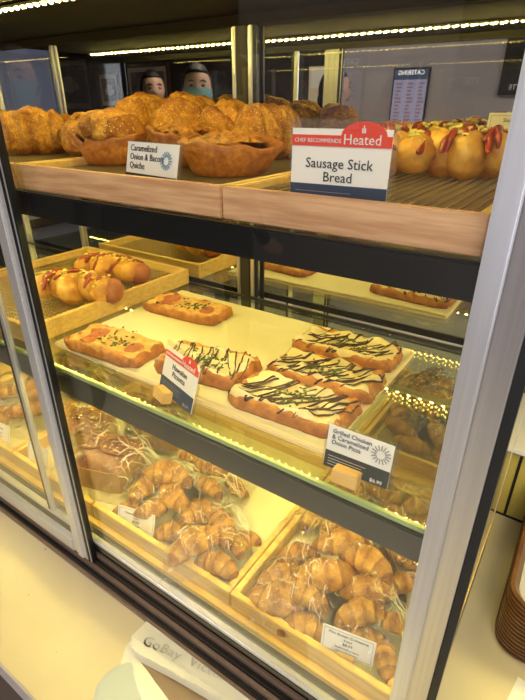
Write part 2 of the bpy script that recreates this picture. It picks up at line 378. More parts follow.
# ------------------------------------------------------------------ trays
def wooden_tray(x0, x1, y0, y1, z, h, m, label, paper=False, group=None, th=.018, rack=None, sides=(-1, 1)):
    t = thing('wooden_tray', label, 'tray', ((x0+x1)/2, (y0+y1)/2, z), 0, group)
    a, b = (x1-x0)/2, (y1-y0)/2
    bx(-a, a, -b, -b+th, 0, h).build('front_board', M[m], t, bev=.002)
    bx(-a, a, b-th, b, 0, h).build('back_board', M['pine'], t, bev=.002)
    for s in sides: bx(min(s*a, s*(a-th)), max(s*a, s*(a-th)), -b+th+.0005, b-th-.0005, 0, h-.001).build('side_board', M['pine'], t, bev=.002)
    bx(-a+th+.0005, a-th-.0005, -b+th+.0005, b-th-.0005, .002, .008).build('bottom_panel', M['pine'], t)
    if rack is not None:
        r = thing('cooling_rack', 'wire cooling rack inside the ' + label.replace('wooden tray on the top shelf ', 'top-shelf tray ').replace('pale wooden tray on the middle shelf holding two sausage breads','pale middle-shelf tray'), 'rack', ((x0+x1)/2, (y0+y1)/2, z+.009))
        A, B = a-th-.004, b-th-.004; zz = h-rack-.009
        mb = MB()
        for xx in (-A, A): mb.tube([(xx, -B, zz), (xx, B, zz)], .003)
        for yy in (-B, B): mb.tube([(-A, yy, zz), (A, yy, zz)], .003)
        mb.build('rim', M['wire'], r, smooth=False)
        mb = MB(); n = int(2*A/.018)
        for k in range(1, n): mb.box(-A+k*2*A/n-.0014, -A+k*2*A/n+.0014, -B, B, zz-.001, zz+.0018)
        n = int(2*B/.018)
        for k in range(1, n): mb.box(-A, A, -B+k*2*B/n-.0014, -B+k*2*B/n+.0014, zz-.0035, zz-.0008)
        mb.build('wire_mesh', M['wire'], r, recalc=False)
        for sx in (-1, 1):
            for sy in (-1, 1): bx(sx*A-.002, sx*A+.002, sy*B-.002, sy*B+.002, 0, zz).build('foot', M['wire'], r)
    if paper:
        mb = MB(); A, B = a-th-.003, b-th-.003
        mb.grid(14, 14, lambda i, j: (-A+2*A*i/13, -B+2*B*j/13, .0015+.0015*noise.noise(Vector((i*.4, j*.4, x0)))))
        mb.grid(14, 14, lambda i, j: (-A+2*A*i/13, -B+2*B*j/13, .0003))
        p = mb.build('parchment_sheet', M['paper'], recalc=False); p.location = ((x0+x1)/2, (y0+y1)/2, z+.009)
        tag(p, 'parchment sheet lining the ' + label.replace(' on the bottom deck', ''), 'paper')
    return t
TZ = -.1755
wooden_tray(-1.79, -1.165, .014, .72, TZ, .054, 'oak', 'wooden tray on the top shelf under the leftmost big cheese croissant', rack=.018)
wooden_tray(-1.155, -.542, .014, .72, TZ, .054, 'oak', 'wooden tray on the top shelf behind the caramelized onion quiche card', rack=.018)
wooden_tray(-.538, -.112, .014, .72, TZ, .054, 'oak', 'wooden tray on the top shelf holding the sausage stick breads', rack=.014)
wooden_tray(-1.95, -1.318, .04, .745, -.6495, .06, 'pine', 'pale wooden tray on the middle shelf holding two sausage breads', rack=.03)
BZ = -1.2555
wooden_tray(-2.20, -1.65, .03, .70, BZ, .06, 'pine', 'leftmost pine tray on the bottom deck', paper=True)
wooden_tray(-1.645, -1.165, .03, .70, BZ, .06, 'pine', 'pine tray on the bottom deck holding the cinnamon loaves', sides=(-1,))
wooden_tray(-1.16, -.578, .03, .70, BZ, .06, 'pine', 'pine tray on the bottom deck between the loaves and the big croissant pile', sides=(1,))
mb = MB(); mb.grid(30, 14, lambda i, j: (-.505+1.01*i/29, -.312+.624*j/13, .0015+.0015*noise.noise(Vector((i*.4, j*.4, 9)))))
mb.grid(30, 14, lambda i, j: (-.505+1.01*i/29, -.312+.624*j/13, .0003))
p = mb.build('parchment_sheet', M['paper'], recalc=False, loc=(-1.11, .365, BZ+.009)); tag(p, 'wide parchment sheet under the loaves and the two croissant bags', 'paper')
wooden_tray(-.573, -.112, .03, .70, BZ, .06, 'pine', 'rightmost pine tray on the bottom deck under the big pile of mini croissants', paper=True)
# serving board with parchment on the middle shelf
b = bx(-.46, .46, -.275, .275, 0, .014).build('serving_board', M['board'], bev=.003, loc=(-.80, .352, -.6495))
tag(b, 'long flat board on the middle shelf under all the flatbreads', 'board')
mb = MB(); mb.grid(30, 16, lambda i, j: (-.452+.904*i/29, -.262+.54*j/15, .002+.002*noise.noise(Vector((i*.5, j*.5, 3)))))
mb.grid(30, 16, lambda i, j: (-.452+.904*i/29, -.262+.54*j/15, .0003))
p = mb.build('parchment_sheet', M['paper'], recalc=False, loc=(-.80, .352, -.635)); tag(p, 'wide parchment sheet spread on the board under the flatbreads', 'paper')

# ------------------------------------------------------------------ pastry builders
def pastry_mb(L, Wd, H, bend=0, n=7, depth=.14, power=2.4, skew=0, seed=0, nu=56, nv=20, bump=.05, end=.25, rough=.012):
    """layered roll: ridged, tapering, bent around Z; lies on z=0"""
    mb = MB(); rad = L/bend if bend else None
    def fn(i, j):
        t = -1+2*i/(nu-1); th = 2*PI*j/nv
        ts = t+skew*math.sin(th)*.5
        q = abs(ts)*n/2; fr = q-math.floor(q)
        ridge = 1+depth*((1-fr)**1.2-.55)
        prof = max(0, 1-abs(t)**power)**.55; prof = prof*(1-end*abs(t))
        if abs(t) > .999: prof = .02
        r = prof*ridge
        y = r*Wd/2*math.cos(th); z = r*H/2*math.sin(th)
        nn = noise.noise(Vector((t*4+seed*3.1, math.cos(th)*1.3, math.sin(th)*1.3)))
        k = 1+bump*2*nn+rough*noise.noise(Vector((t*16, math.cos(th)*6, math.sin(th)*6+seed)))*2
        y *= k; z = z*k+H/2*(.35+.65*prof)*.93
        if z < 0: z = 0
        x = t*L/2
        if rad:
            a = x/rad; R0 = rad-0; cx = (R0+y)*math.sin(a); cy = (R0+y)*math.cos(a)-R0
            x, y = cx, cy
        bk = .15+.5*(1-fr)**2*(1 if depth > .03 else .3)+.25*max(0, math.sin(th))+.25*abs(t)**3
        if z < H*.12: bk += .35
        return ((x, y, z), min(1, bk))
    mb.grid(nu, nv, fn, closev=True)
    i0 = 0; mb.f.append(tuple(range(nv))); mb.f.append(tuple((nu-1)*nv+k for k in range(nv))[::-1])
    return mb
def croissant(loc, L, Wd, H, rz, label, group=None, bend=1.2, m='mini', seed=0, n=5, name='croissant', cat='croissant', tilt=(0, 0), depth=.085, nu=52, nv=20, **k):
    o = pastry_mb(L, Wd, H, bend, n, depth, seed=seed, nu=nu, nv=nv, **k).build(name, M[m], smooth=True)
    o.location = loc; o.rotation_euler = (tilt[0], tilt[1], rz); return tag(o, label, cat, group)

# --- top shelf: big cheese croissants
RZ = TZ+.054-.0155
tops = [(-1.53, .30, .27, .15, .135, 60, 'leftmost big cheese croissant, right behind the steel door edge'),
        (-1.66, .50, .22, .14, .11, 80, 'cheese croissant half hidden just behind the leftmost big one'),
        (-1.36, .40, .20, .13, .12, 95, 'golden cheese croissant with a split side, second from the left'),
        (-1.52, .64, .20, .14, .12, 70, 'small-looking cheese croissant at the back behind the quiches'),
        (-1.28, .56, .24, .17, .175, 90, 'tall round cheese croissant standing above the onion quiche card'),
        (-1.10, .56, .24, .165, .170, 100, 'tall round cheese croissant next right of the one above the quiche card'),
        (-.95, .58, .22, .15, .150, 75, 'cheese croissant standing behind the wide flat quiche'),
        (-.82, .58, .22, .15, .145, 60, 'rightmost cheese croissant, beside the sausage stick bread card')]
for i, (x, y, L, Wd, H, a, lb) in enumerate(tops):
    croissant((x, y, RZ), L, Wd, H, R(a), lb, 'cheese croissants on the top shelf', bend=.7, m='cheesy', seed=i+1, n=4, name='cheese_croissant', nu=80, nv=36, depth=.09, end=.0, bump=.12, power=3.2, rough=.05)
# --- quiches: fluted pastry cup with browned filling
def quiche(x, y, r, h, rz, label, lift=0):
    t = thing('quiche', label, 'quiche', (x, y, RZ), rz, 'onion and bacon quiches on the top shelf')
    mb = MB(); nv = 48
    prof = [(.02, .0), (.72, .0), (.80, .10), (.93, .55), (1.03, .86), (1.06, 1.0), (.98, 1.06), (.86, .95), (.80, .80)]
    def fn(i, j):
        a = 2*PI*j/nv; q, z = prof[i]
        fl = 1+(.02*math.sin(a*11)+.04*math.sin(a*3+x*9)+.07*noise.noise(Vector((math.cos(a)*3, math.sin(a)*3, z*2+x*9))))*(z**1.2)
        zz = z*h*(1+.12*math.sin(a*2+x*5)*z+.16*noise.noise(Vector((math.cos(a)*4, math.sin(a)*4, x*5)))*z)
        return ((q*r*fl*math.cos(a), q*r*fl*math.sin(a), zz), .25+.5*(z > .9)+.2*(z < .2)+.3*noise.noise(Vector((a*2, z*3, x*8))))
    mb.grid(len(prof), nv, fn, closev=True); mb.f.append(tuple(range(nv)))
    mb.build('pastry_shell', M['quiche'], t, smooth=True)
    mb = MB()
    def g(i, j):
        a = 2*PI*j/36; q = i/9*.84
        return (q*r*math.cos(a), q*r*math.sin(a), h*(.98+lift*(1-q*q))+.02*h*noise.noise(Vector((q*6*math.cos(a), q*6*math.sin(a), x*7)))*6)
    mb.grid(10, 36, g, closev=True); mb.build('filling', M['onion'], t, smooth=True)
    mb = MB()
    for k in range(26):
        a = random.random()*2*PI; q = random.random()**.5*.75*r
        mb.blob((q*math.cos(a), q*math.sin(a), h*(.9+lift*(1-(q/r)**2))), (.012, .009, .006), 7, 5, .5, k)
    mb.build('bacon_pieces', M['sausage'], t, smooth=True)
    if lift > .4:
        c = pastry_mb(r*1.85, r*1.8, h*1.35, 0, 3, .07, seed=5, nu=60, nv=30, end=0, power=3, bump=.12, rough=.05)
        c.v = [(x_, y_, z_+h*.78) for x_, y_, z_ in c.v]; c.build('cheese_dome', M['cheesy'], t, smooth=True)
quiche(-1.10, .26, .088, .062, 0, 'deep quiche with a domed cheesy top at the left of the onion quiche card', .55)
quiche(-.915, .34, .088, .075, 1, 'quiche partly hidden behind the right edge of the onion quiche card', .36)
quiche(-.72, .27, .108, .062, 2, 'wide flat quiche in plain view between the two name cards', .38)
# --- sausage stick breads
def sausage_bread(x, y, z, L, Wd, H, rz, label, group, seed=0, seeds=False):
    t = thing('sausage_bread', label, 'bread', (x, y, z), rz, group)
    n = 5; mb = MB(); nb = 24
    for k in range(n):                     # overlapping diagonal lobes of dough
        cx = -L/2+L*(k+.5)/n; s = 1 if k % 2 else -1
        env = 1-.25*abs((k-(n-1)/2)/((n-1)/2))**2
        rot = Matrix.Rotation(R(28*s+8), 3, 'Z') @ Matrix.Rotation(R(-18), 3, 'Y')
        c = Vector((cx, s*.008, H*.46)); i0 = len(mb.v); m_ = 14
        for a in range(m_+1):
            th = PI*a/m_
            for b in range(nb):
                ph = 2*PI*b/nb; d = Vector((math.sin(th)*math.cos(ph), math.sin(th)*math.sin(ph), math.cos(th)))
                q = 1+.10*noise.noise(d*2+Vector((seed+k, 0, 0)))
                v = rot @ Vector((d.x*L/n*.86*q, d.y*Wd/2*env*q, d.z*H/2*env*q)); v = c+v
                if v.z < 0: v.z = 0
                mb.vert(v, .0+.85*abs(d.x)**2.6+(.35 if v.z < H*.2 else 0)+.15*d.z)  # crease darkening put into the colour between lobes, browner base
        for a in range(m_):
            for b in range(nb): mb.f.append((i0+a*nb+b, i0+(a+1)*nb+b, i0+(a+1)*nb+(b+1) % nb, i0+a*nb+(b+1) % nb))
    mb.build('dough', M['roll'], t, smooth=True)
    mb = MB(); mb.tube([(-L*.5+L*1.06*q/12, 0, H*.42+.006*math.sin(q)) for q in range(13)], [Wd*.2]+[Wd*.29]*11+[Wd*.2], 14)
    mb.blob((L*.53, 0, H*.42), (.035, Wd*.33, H*.38), 14, 10, .05); mb.build('sausage', M['sausage'], t, smooth=True)
    def top(px, py):
        k = min(n-1, max(0, int((px+L/2)/L*n))); env = 1-.25*abs((k-(n-1)/2)/((n-1)/2))**2
        cx = -L/2+L*(k+.5)/n; u = (px-cx)/(L/n*.95); v = py/(Wd/2*env)
        return H*.46+H/2*env*math.sqrt(max(.03, 1-v*v*.95-u*u*.35))
    rnd = random.Random(seed)
    mb = MB()
    for k in range(24):
        px = rnd.uniform(-.42, .46)*L; py = rnd.uniform(-.44, .34)*Wd; a = R(rnd.uniform(40, 95))
        l = rnd.uniform(.012, .030)
        pts = [(px+l*math.cos(a)*q, py+l*math.sin(a)*q, top(px+l*math.cos(a)*q, py+l*math.sin(a)*q)+.001) for q in (-1, -.5, 0, .5, 1)]
        mb.tube(pts, [.003, .0065, .0075, .006, .003], 7)
    mb.build('sauce', M['sauce'], t, smooth=True)
    mb = MB()
    for k in range(90 if seeds else 55):
        px = rnd.uniform(-.48, .48)*L; py = rnd.uniform(-.36, .36)*Wd; rr = rnd.uniform(.003, .007)
        mb.blob((px, py, top(px, py)+.002), (rr*1.6, rr, rr*.6), 6, 4, .6, k, Matrix.Rotation(rnd.random()*3, 3, 'Z'))
    tag(mb.build('cheese_crumbs', M['cheesebit'], t, smooth=True), kind='stuff')
sg = 'sausage stick breads on the top shelf'
SZ = TZ+.054-.0115
sausage_bread(-.415, .40, SZ, .20, .105, .10, R(70), 'sausage stick bread just right of its red and white name card', sg, 1)
sausage_bread(-.255, .44, SZ, .24, .115, .10, R(25), 'plump sausage stick bread at the far right in front of the cream card', sg, 2)
sausage_bread(-.36, .63, SZ, .24, .10, .10, R(5), 'herb-crusted sausage bread at the back, left of the cream card', sg, 3, True)
sausage_bread(-.185, .63, SZ, .17, .10, .085, R(10), 'sausage bread under the cream card at the back right', sg, 4, True)
sausage_bread(-.47, .60, SZ, .20, .10, .09, R(80), 'sausage bread mostly hidden behind the red and white name card', sg, 5)
mg = 'sausage breads on the middle shelf'
MZ = -.6495+.06-.0275
sausage_bread(-1.445, .305, MZ, .27, .135, .115, R(24), 'nearer sausage bread in the pale tray on the middle shelf', mg, 11)
sausage_bread(-1.53, .53, MZ, .27, .13, .105, R(12), 'farther sausage bread in the pale tray on the middle shelf', mg, 12)

# --- flatbreads
def flatbread(x, y, L, Wd, rz, kind, label, seed=0, h=.026):
    t = thing('flatbread', label, 'flatbread', (x, y, -.6322), rz, 'flatbreads on the parchment')
    rnd = random.Random(seed); nu, nv = 46, 30
    def edge(u, v):            # u,v in -1..1 -> outline with soft corners and wobble
        k = 1+.05*noise.noise(Vector((u*2, v*2, seed)))+.03*noise.noise(Vector((u*7, v*5, seed)))
        c = max(0, abs(u)*abs(v)-.72)*.35
        return (u*L/2*(k-c), v*Wd/2*(k-c*1.5))
    def top(u, v):
        e = max(abs(u)**1.0, abs(v)**1.0)
        ru = math.exp(-((abs(u)-.88)/.10)**2); rv = math.exp(-((abs(v)-.80)/.15)**2)
        rim = max(ru, rv)
        edge_ = max(0, 1-max(abs(u), abs(v))**16)**.5
        return (h*.5+h*.55*rim*(1+.5*noise.noise(Vector((u*4, v*4, seed+6))))+.006*noise.noise(Vector((u*6, v*4, seed+2))))*(.25+.75*edge_)
    mb = MB()
    def fn(i, j):
        u = -1+2*i/(nu-1); v = -1+2*j/(nv-1); px, py = edge(u, v); z = top(u, v)
        return ((px, py, z), .1+.5*max(0, (max(abs(u), abs(v))-.70))/.3+.2*noise.noise(Vector((u*5, v*5, seed))))
    mb.grid(nu, nv, fn); i1 = len(mb.v)
    def fb(i, j):
        u = -1+2*i/(nu-1); v = -1+2*j/(nv-1); px, py = edge(u, v); return ((px*.985, py*.985, 0), .9)
    mb.grid(nu, nv, fb)
    ring = [(i, 0) for i in range(nu)]+[(nu-1, j) for j in range(1, nv)]+[(i, nv-1) for i in range(nu-2, -1, -1)]+[(0, j) for j in range(nv-2, 0, -1)]
    for k in range(len(ring)):
        a = ring[k]; b = ring[(k+1) % len(ring)]
        mb.f.append((a[0]*nv+a[1], b[0]*nv+b[1], i1+b[0]*nv+b[1], i1+a[0]*nv+a[1]))
    mb.build('crust', M['flat'], t, smooth=True)
    # cheese layer inside the rim with lumps
    def lump(u, v): return top(u, v)+.008+(.014 if kind != 'ham' else .006)*max(-.3, noise.noise(Vector((u*3.2+seed, v*2.4, 5))))+.008*abs(noise.noise(Vector((u*8, v*5, seed))))
    mb = MB(); n2, m2 = 44, 26; cu, cv = (.90, .80)
    def fc(i, j):
        a = 2*PI*j/48; q = i/13
        sq = 1/max(abs(math.cos(a)), abs(math.sin(a)))**.8
        wob = 1+.24*noise.noise(Vector((math.cos(a)*2.5, math.sin(a)*2.5, seed+8)))
        u = cu*q*math.cos(a)*sq*wob; v = cv*q*math.sin(a)*sq*wob
        u = max(-.93, min(.93, u)); v = max(-.9, min(.9, v))
        px, py = edge(u, v); z = lump(u, v) if i < 13 else top(u, v)-.002
        if i == 12: z = lump(u, v)*.9
        return (px, py, z)
    mb.grid(14, 48, fc, closev=True)
    mb.build('cheese', M['whitecheese' if kind != 'ham' else 'yellowcheese'], t, smooth=True)
    if kind == 'drizzle':
        mb = MB(); pts = []; rr = []; nz = 21
        for k in range(nz*10+1):
            q = k/(nz*10); u = -.86+1.72*q+.05*math.sin(q*40); ph = q*nz*PI
            v = .84*math.cos(ph)*(1+.22*math.sin(q*17+seed)); v = max(-.92, min(.92, v))
            uu = u+((.40 if seed < 4 else -.13)+.07*math.sin(q*11+seed*2))*math.cos(ph)
            uu = max(-.95, min(.95, uu)); px, py = edge(uu, v); pts.append((px, py, (lump(uu, v) if abs(v) < .72 and abs(uu) < .82 else top(uu, v)+.001)+.0012))
            rr.append(.0020+.0012*math.sin(q*90+seed)*math.sin(q*33))
        mb.tube(pts, rr, 6); mb.build('balsamic_drizzle', M['balsamic'], t, smooth=True)
    else:
        for k, (u, v, r) in enumerate(((-.55, .25, .26), (-.50, -.35, .22), (.58, -.05, .24))):
            mb = MB(); px, py = edge(u, v); R0 = r*L/2*.85
            def fs(i, j):
                a = 2*PI*j/20; q = i/5*R0; uu = u+q*math.cos(a)/(L/2); vv = v+q*math.sin(a)/(Wd/2); uu = max(-.9, min(.9, uu)); vv = max(-.86, min(.86, vv))
                xx, yy = edge(uu, vv); return (xx, yy, lump(uu, vv)+.003+.002*math.sin(a*3+k)*(i/5)-(.004 if i == 5 else 0))
            mb.grid(6, 20, fs, closev=True); mb.build('salami_slice', M['ham'], t, smooth=True)
    mb = MB()
    for k in range(60):
        r_ = rnd.gauss(0, .22); u = max(-.8, min(.8, r_+(.0 if kind != 'ham' else .05))); v = max(-.7, min(.7, rnd.gauss(0.05, .28)))
        px, py = edge(u, v); s = rnd.uniform(.0015, .0038)
        mb.blob((px, py, lump(u, v)+.002), (s*1.9, s, s*.7), 5, 4, .5, k, Matrix.Rotation(rnd.random()*3, 3, 'Z'))
    tag(mb.build('herbs', M['herb'], t, smooth=True), kind='stuff')
    return t
flatbread(-.482, .178, .295, .152, R(3), 'drizzle', 'white-cheese flatbread with dark drizzle, nearest the onion pizza card', 1, .030)
flatbread(-.480, .338, .29, .15, R(4), 'drizzle', 'drizzled white-cheese flatbread in the middle of the row of three at right', 2, .030)
flatbread(-.50, .505, .30, .145, R(3), 'drizzle', 'drizzled white-cheese flatbread farthest back in the row of three at right', 3, .030)
flatbread(-.765, .205, .27, .155, R(9), 'drizzle', 'drizzled white-cheese flatbread behind the small tilted red and navy card', 4, .034)
flatbread(-1.07, .150, .29, .15, R(4), 'ham', 'salami and cheese flatbread at the front left corner of the board', 5)
flatbread(-1.085, .480, .31, .145, R(4), 'ham', 'salami and herb flatbread alone at the back of the board', 6)

# ------------------------------------------------------------------ bottom deck: croissants in bags
DZ = BZ+.012
g1 = 'bagged croissants beside the small framed card'; g2 = 'croissants in the far bag of the middle tray'
g3 = 'glossy croissants in the front bag of the middle tray'; g4 = 'mini croissants in the rightmost tray'; g5 = 'croissants heaped in the left trays'
cro = [
 (-1.003, .232, -1.13, .155, 23, 'uppermost croissant lying crosswise in the bag behind the small framed card', g1),
 (-1.041, .161, -1.16, .115, 80, 'croissant on the left side of the bag behind the small framed card', g1),
 (-.930, .176, -1.15, .125, -14, 'croissant on the right side of the bag behind the small framed card', g1),
 (-.955, .120, -1.17, .11, 60, 'curved croissant low in the bag, just over the small framed card', g1),
 (-1.045, .095, -1.20, .10, 50, 'croissant half hidden by the small framed card in the middle tray', g1),
 (-1.018, .39, -1.16, .10, 20, 'croissant at the upper left of the far bag in the middle tray', g2),
 (-.913, .37, -1.15, .12, 9, 'croissant at the top of the far bag in the middle tray', g2),
 (-.887, .305, -1.18, .11, -3, 'croissant in the middle of the far bag in the middle tray', g2),
 (-.820, .375, -1.20, .10, -21, 'rightmost browned croissant of the far bag in the middle tray', g2),
 (-.865, .25, -1.21, .08, 8, 'small croissant at the near end of the far bag in the middle tray', g2),
 (-.816, .190, -1.17, .125, 54, 'croissant at the back left of the front bag in the middle tray', g3),
 (-.724, .185, -1.16, .13, -30, 'arched croissant at the back right of the front bag in the middle tray', g3),
 (-.745, .090, -1.16, .15, 61, 'large straight croissant in the front of the front bag in the middle tray', g3),
 (-.660, .085, -1.19, .12, 9, 'croissant touching the divider in the front bag of the middle tray', g3),
 (-.650, .190, -1.19, .10, 78, 'ring-shaped curled croissant at the right end of the front bag', g3),
 (-.862, .105, -1.20, .10, 44, 'croissant at the left end of the front bag in the middle tray', g3),
 (-.505, .42, -1.20, .12, 55, 'mini croissant at the far left corner of the right pile, by the divider', g4),
 (-.411, .39, -1.15, .13, 41, 'mini croissant second from the top of the right pile', g4),
 (-.366, .312, -1.125, .155, 45, 'long mini croissant lying across the upper part of the right pile', g4),
 (-.285, .285, -1.12, .13, -3, 'shiny mini croissant slanting down at the upper right of the right pile', g4),
 (-.485, .245, -1.19, .11, 45, 'mini croissant by the divider halfway down the right pile', g4),
 (-.490, .150, -1.19, .12, 51, 'mini croissant along the divider above the flattest one', g4),
 (-.370, .200, -1.14, .145, 34, 'big mini croissant in the centre of the right pile', g4),
 (-.395, .130, -1.17, .12, 4, 'mini croissant slanting just below the centre of the right pile', g4),
 (-.455, .082, -1.19, .14, 24, 'large flat pale croissant at the near left corner of the right tray', g4),
 (-.361, .075, -1.21, .12, 24, 'mini croissant at the front board left of the bordered card', g4),
 (-.258, .232, -1.16, .14, 29, 'mini croissant under bluish film at the right of the right pile', g4),
 (-.215, .42, -1.19, .11, 0, 'darker mini croissant against the post at the upper right', g4),
 (-.195, .325, -1.19, .10, 47, 'mini croissant close to the steel post, halfway up the pile', g4),
 (-.248, .165, -1.17, .12, 45, 'mini croissant behind the top edge of the bordered card', g4),
 (-.225, .125, -1.21, .11, 29, 'mini croissant right behind the bordered card', g4),
 (-.170, .20, -1.19, .09, 8, 'small mini croissant near the post beyond the bordered card', g4),
 (-.155, .105, -1.20, .09, -60, 'mini croissant squeezed between bordered card and steel post', g4),
 (-.46, .55, -1.18, .13, 20, 'pastry seen through the glass shelf, farthest left at the back', g4),
 (-.32, .52, -1.17, .13, 60, 'pastry seen through the glass shelf behind the onion pizza card', g4),
 (-.20, .55, -1.18, .13, 10, 'pastry seen through the glass shelf nearest the steel post', g4),
 (-.38, .64, -1.18, .13, 0, 'pastry against the mirror at the back of the right tray', g4),
 (-.24, .645, -1.19, .12, 30, 'pastry at the back right corner of the right tray', g4),
]
left = [(-1.95, .14), (-1.80, .20), (-1.72, .33), (-1.93, .30), (-2.05, .42), (-1.86, .44), (-1.74, .55), (-2.0, .58), (-2.12, .26), (-1.80, .62), (-1.52, .56), (-1.38, .60), (-1.62-.04, .47)]
for i, (x, y) in enumerate(left):
    hi = i % 2
    cro.append((x, y, -1.20+.05*hi, .15, (i*53) % 180, ['big', 'round', 'curved', 'flat', 'wide', 'plump', 'small', 'browned', 'pale', 'glossy', 'darker', 'rough', 'folded'][i]+' croissant in the left heap, '+
      ('lying on top of it ' if hi else 'low in it ')+['near the front glass', 'beside the thin steel stile', 'next to the loaves', 'in the middle', 'toward the back left', 'behind the middle', 'under the tray corner', 'against the mirror', 'at the far left', 'at the back right', 'behind the loaves', 'behind the right loaf', 'by the divider'][i], g5))
for i, (x, y, z, L, a, lb, g) in enumerate(cro):
    rnd = random.Random(i); Wd = L*(.50+.06*rnd.random())+.006; H = Wd*.86
    curl = 3.6 if 'ring' in lb else (.5+1.0*rnd.random())
    croissant((x, y, max(z-H/2, DZ)), L*1.28, Wd*1.08, H*1.05, R(a), lb, g, bend=curl*(1 if rnd.random() > .4 else -1), seed=i+30, tilt=(rnd.uniform(-.2, .2), rnd.uniform(-.12, .12)) if z > -1.185 else (0, 0))

def bag(x, y, L, Wd, H, rz, label, seed, flare=.25, nu=80, nv=60):
    """crinkled clear film pillow, flat gathered end"""
    mb = MB()
    def P(i, j, top):
        u = -1+2*i/(nu-1); v = -1+2*j/(nv-1)
        e = max(0, 1-abs(u)**3.2)*max(0, 1-abs(v)**3.2); e = e**.55
        k = noise.noise(Vector((u*2.2+seed, v*2.0, seed*.7)))
        rd = 1-abs(noise.noise(Vector((u*3.5, v*3+seed, 7+seed)))*2.4); rd += .7*(1-abs(noise.noise(Vector((u*9+v*3, v*5-u*2+seed, 3+seed)))*3))
        z = H*e*(1+.20*k)*.92+.014*rd*e
        w_ = 1+.05*noise.noise(Vector((u*3, v*3, seed+4)))
        if not top: z = .0015+.25*z*0
        else: z += .003
        return (u*L/2*w_, v*Wd/2*w_*(1+flare*.15*u), z)
    mb.grid(nu, nv, lambda i, j: P(i, j, True)); i1 = len(mb.v)
    mb.grid(nu, nv, lambda i, j: P(i, j, False))
    ring = [(i, 0) for i in range(nu)]+[(nu-1, j) for j in range(1, nv)]+[(i, nv-1) for i in range(nu-2, -1, -1)]+[(0, j) for j in range(nv-2, 0, -1)]
    for k in range(len(ring)):
        a = ring[k]; b = ring[(k+1) % len(ring)]
        mb.f.append((a[0]*nv+a[1], b[0]*nv+b[1], i1+b[0]*nv+b[1], i1+a[0]*nv+a[1]))
    o = mb.build('plastic_bag', M['film'], smooth=True); o.location = (x, y, DZ); o.rotation_euler = (0, 0, R(rz))
    rnd = random.Random(seed*7); fm = MB()          # film folds, their glints put into a whitish colour
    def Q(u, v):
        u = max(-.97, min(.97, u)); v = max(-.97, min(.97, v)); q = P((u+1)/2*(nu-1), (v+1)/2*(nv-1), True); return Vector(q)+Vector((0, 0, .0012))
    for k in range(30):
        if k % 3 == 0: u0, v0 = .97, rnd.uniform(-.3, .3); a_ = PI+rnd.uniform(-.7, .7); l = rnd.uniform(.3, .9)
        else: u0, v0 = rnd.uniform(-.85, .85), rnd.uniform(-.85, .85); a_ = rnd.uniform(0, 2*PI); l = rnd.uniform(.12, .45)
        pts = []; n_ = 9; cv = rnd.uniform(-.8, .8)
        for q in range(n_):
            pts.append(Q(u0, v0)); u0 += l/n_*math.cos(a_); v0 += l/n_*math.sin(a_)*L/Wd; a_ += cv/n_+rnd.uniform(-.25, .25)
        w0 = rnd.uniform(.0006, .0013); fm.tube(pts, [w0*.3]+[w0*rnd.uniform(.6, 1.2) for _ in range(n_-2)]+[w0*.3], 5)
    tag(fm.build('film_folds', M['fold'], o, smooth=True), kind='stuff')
    return tag(o, label, 'bag', 'clear plastic bags around the pastries')
bag(-.99, .20, .25, .23, .15, 60, 'clear crinkled bag around the croissants behind the small framed card', 1)
bag(-.90, .34, .28, .22, .13, 10, 'clear bag around the farther croissants of the middle tray', 2)
bag(-.745, .145, .27, .24, .135, 35, 'clear bag around the glossy croissants at the front of the middle tray', 3)
bag(-.40, .31, .33, .30, .175, 45, 'clear bag around the upper half of the big right croissant pile', 4)
bag(-.43, .13, .26, .19, .12, 30, 'clear bag around the flat croissants at the near left of the right tray', 5)
bag(-.225, .17, .20, .24, .14, 20, 'clear bag behind the bordered card in the right tray', 6)
bag(-.22, .39, .18, .22, .14, 80, 'clear bag against the steel post at the upper right of the pile', 7)
bag(-.33, .58, .38, .2, .14, 5, 'clear bag at the back of the right tray seen through the glass shelf', 8)
bag(-1.93, .26, .40, .36, .17, 20, 'clear bag over the near part of the left croissant heap', 9)
bag(-1.90, .55, .45, .24, .17, 5, 'clear bag over the rear part of the left croissant heap', 10)

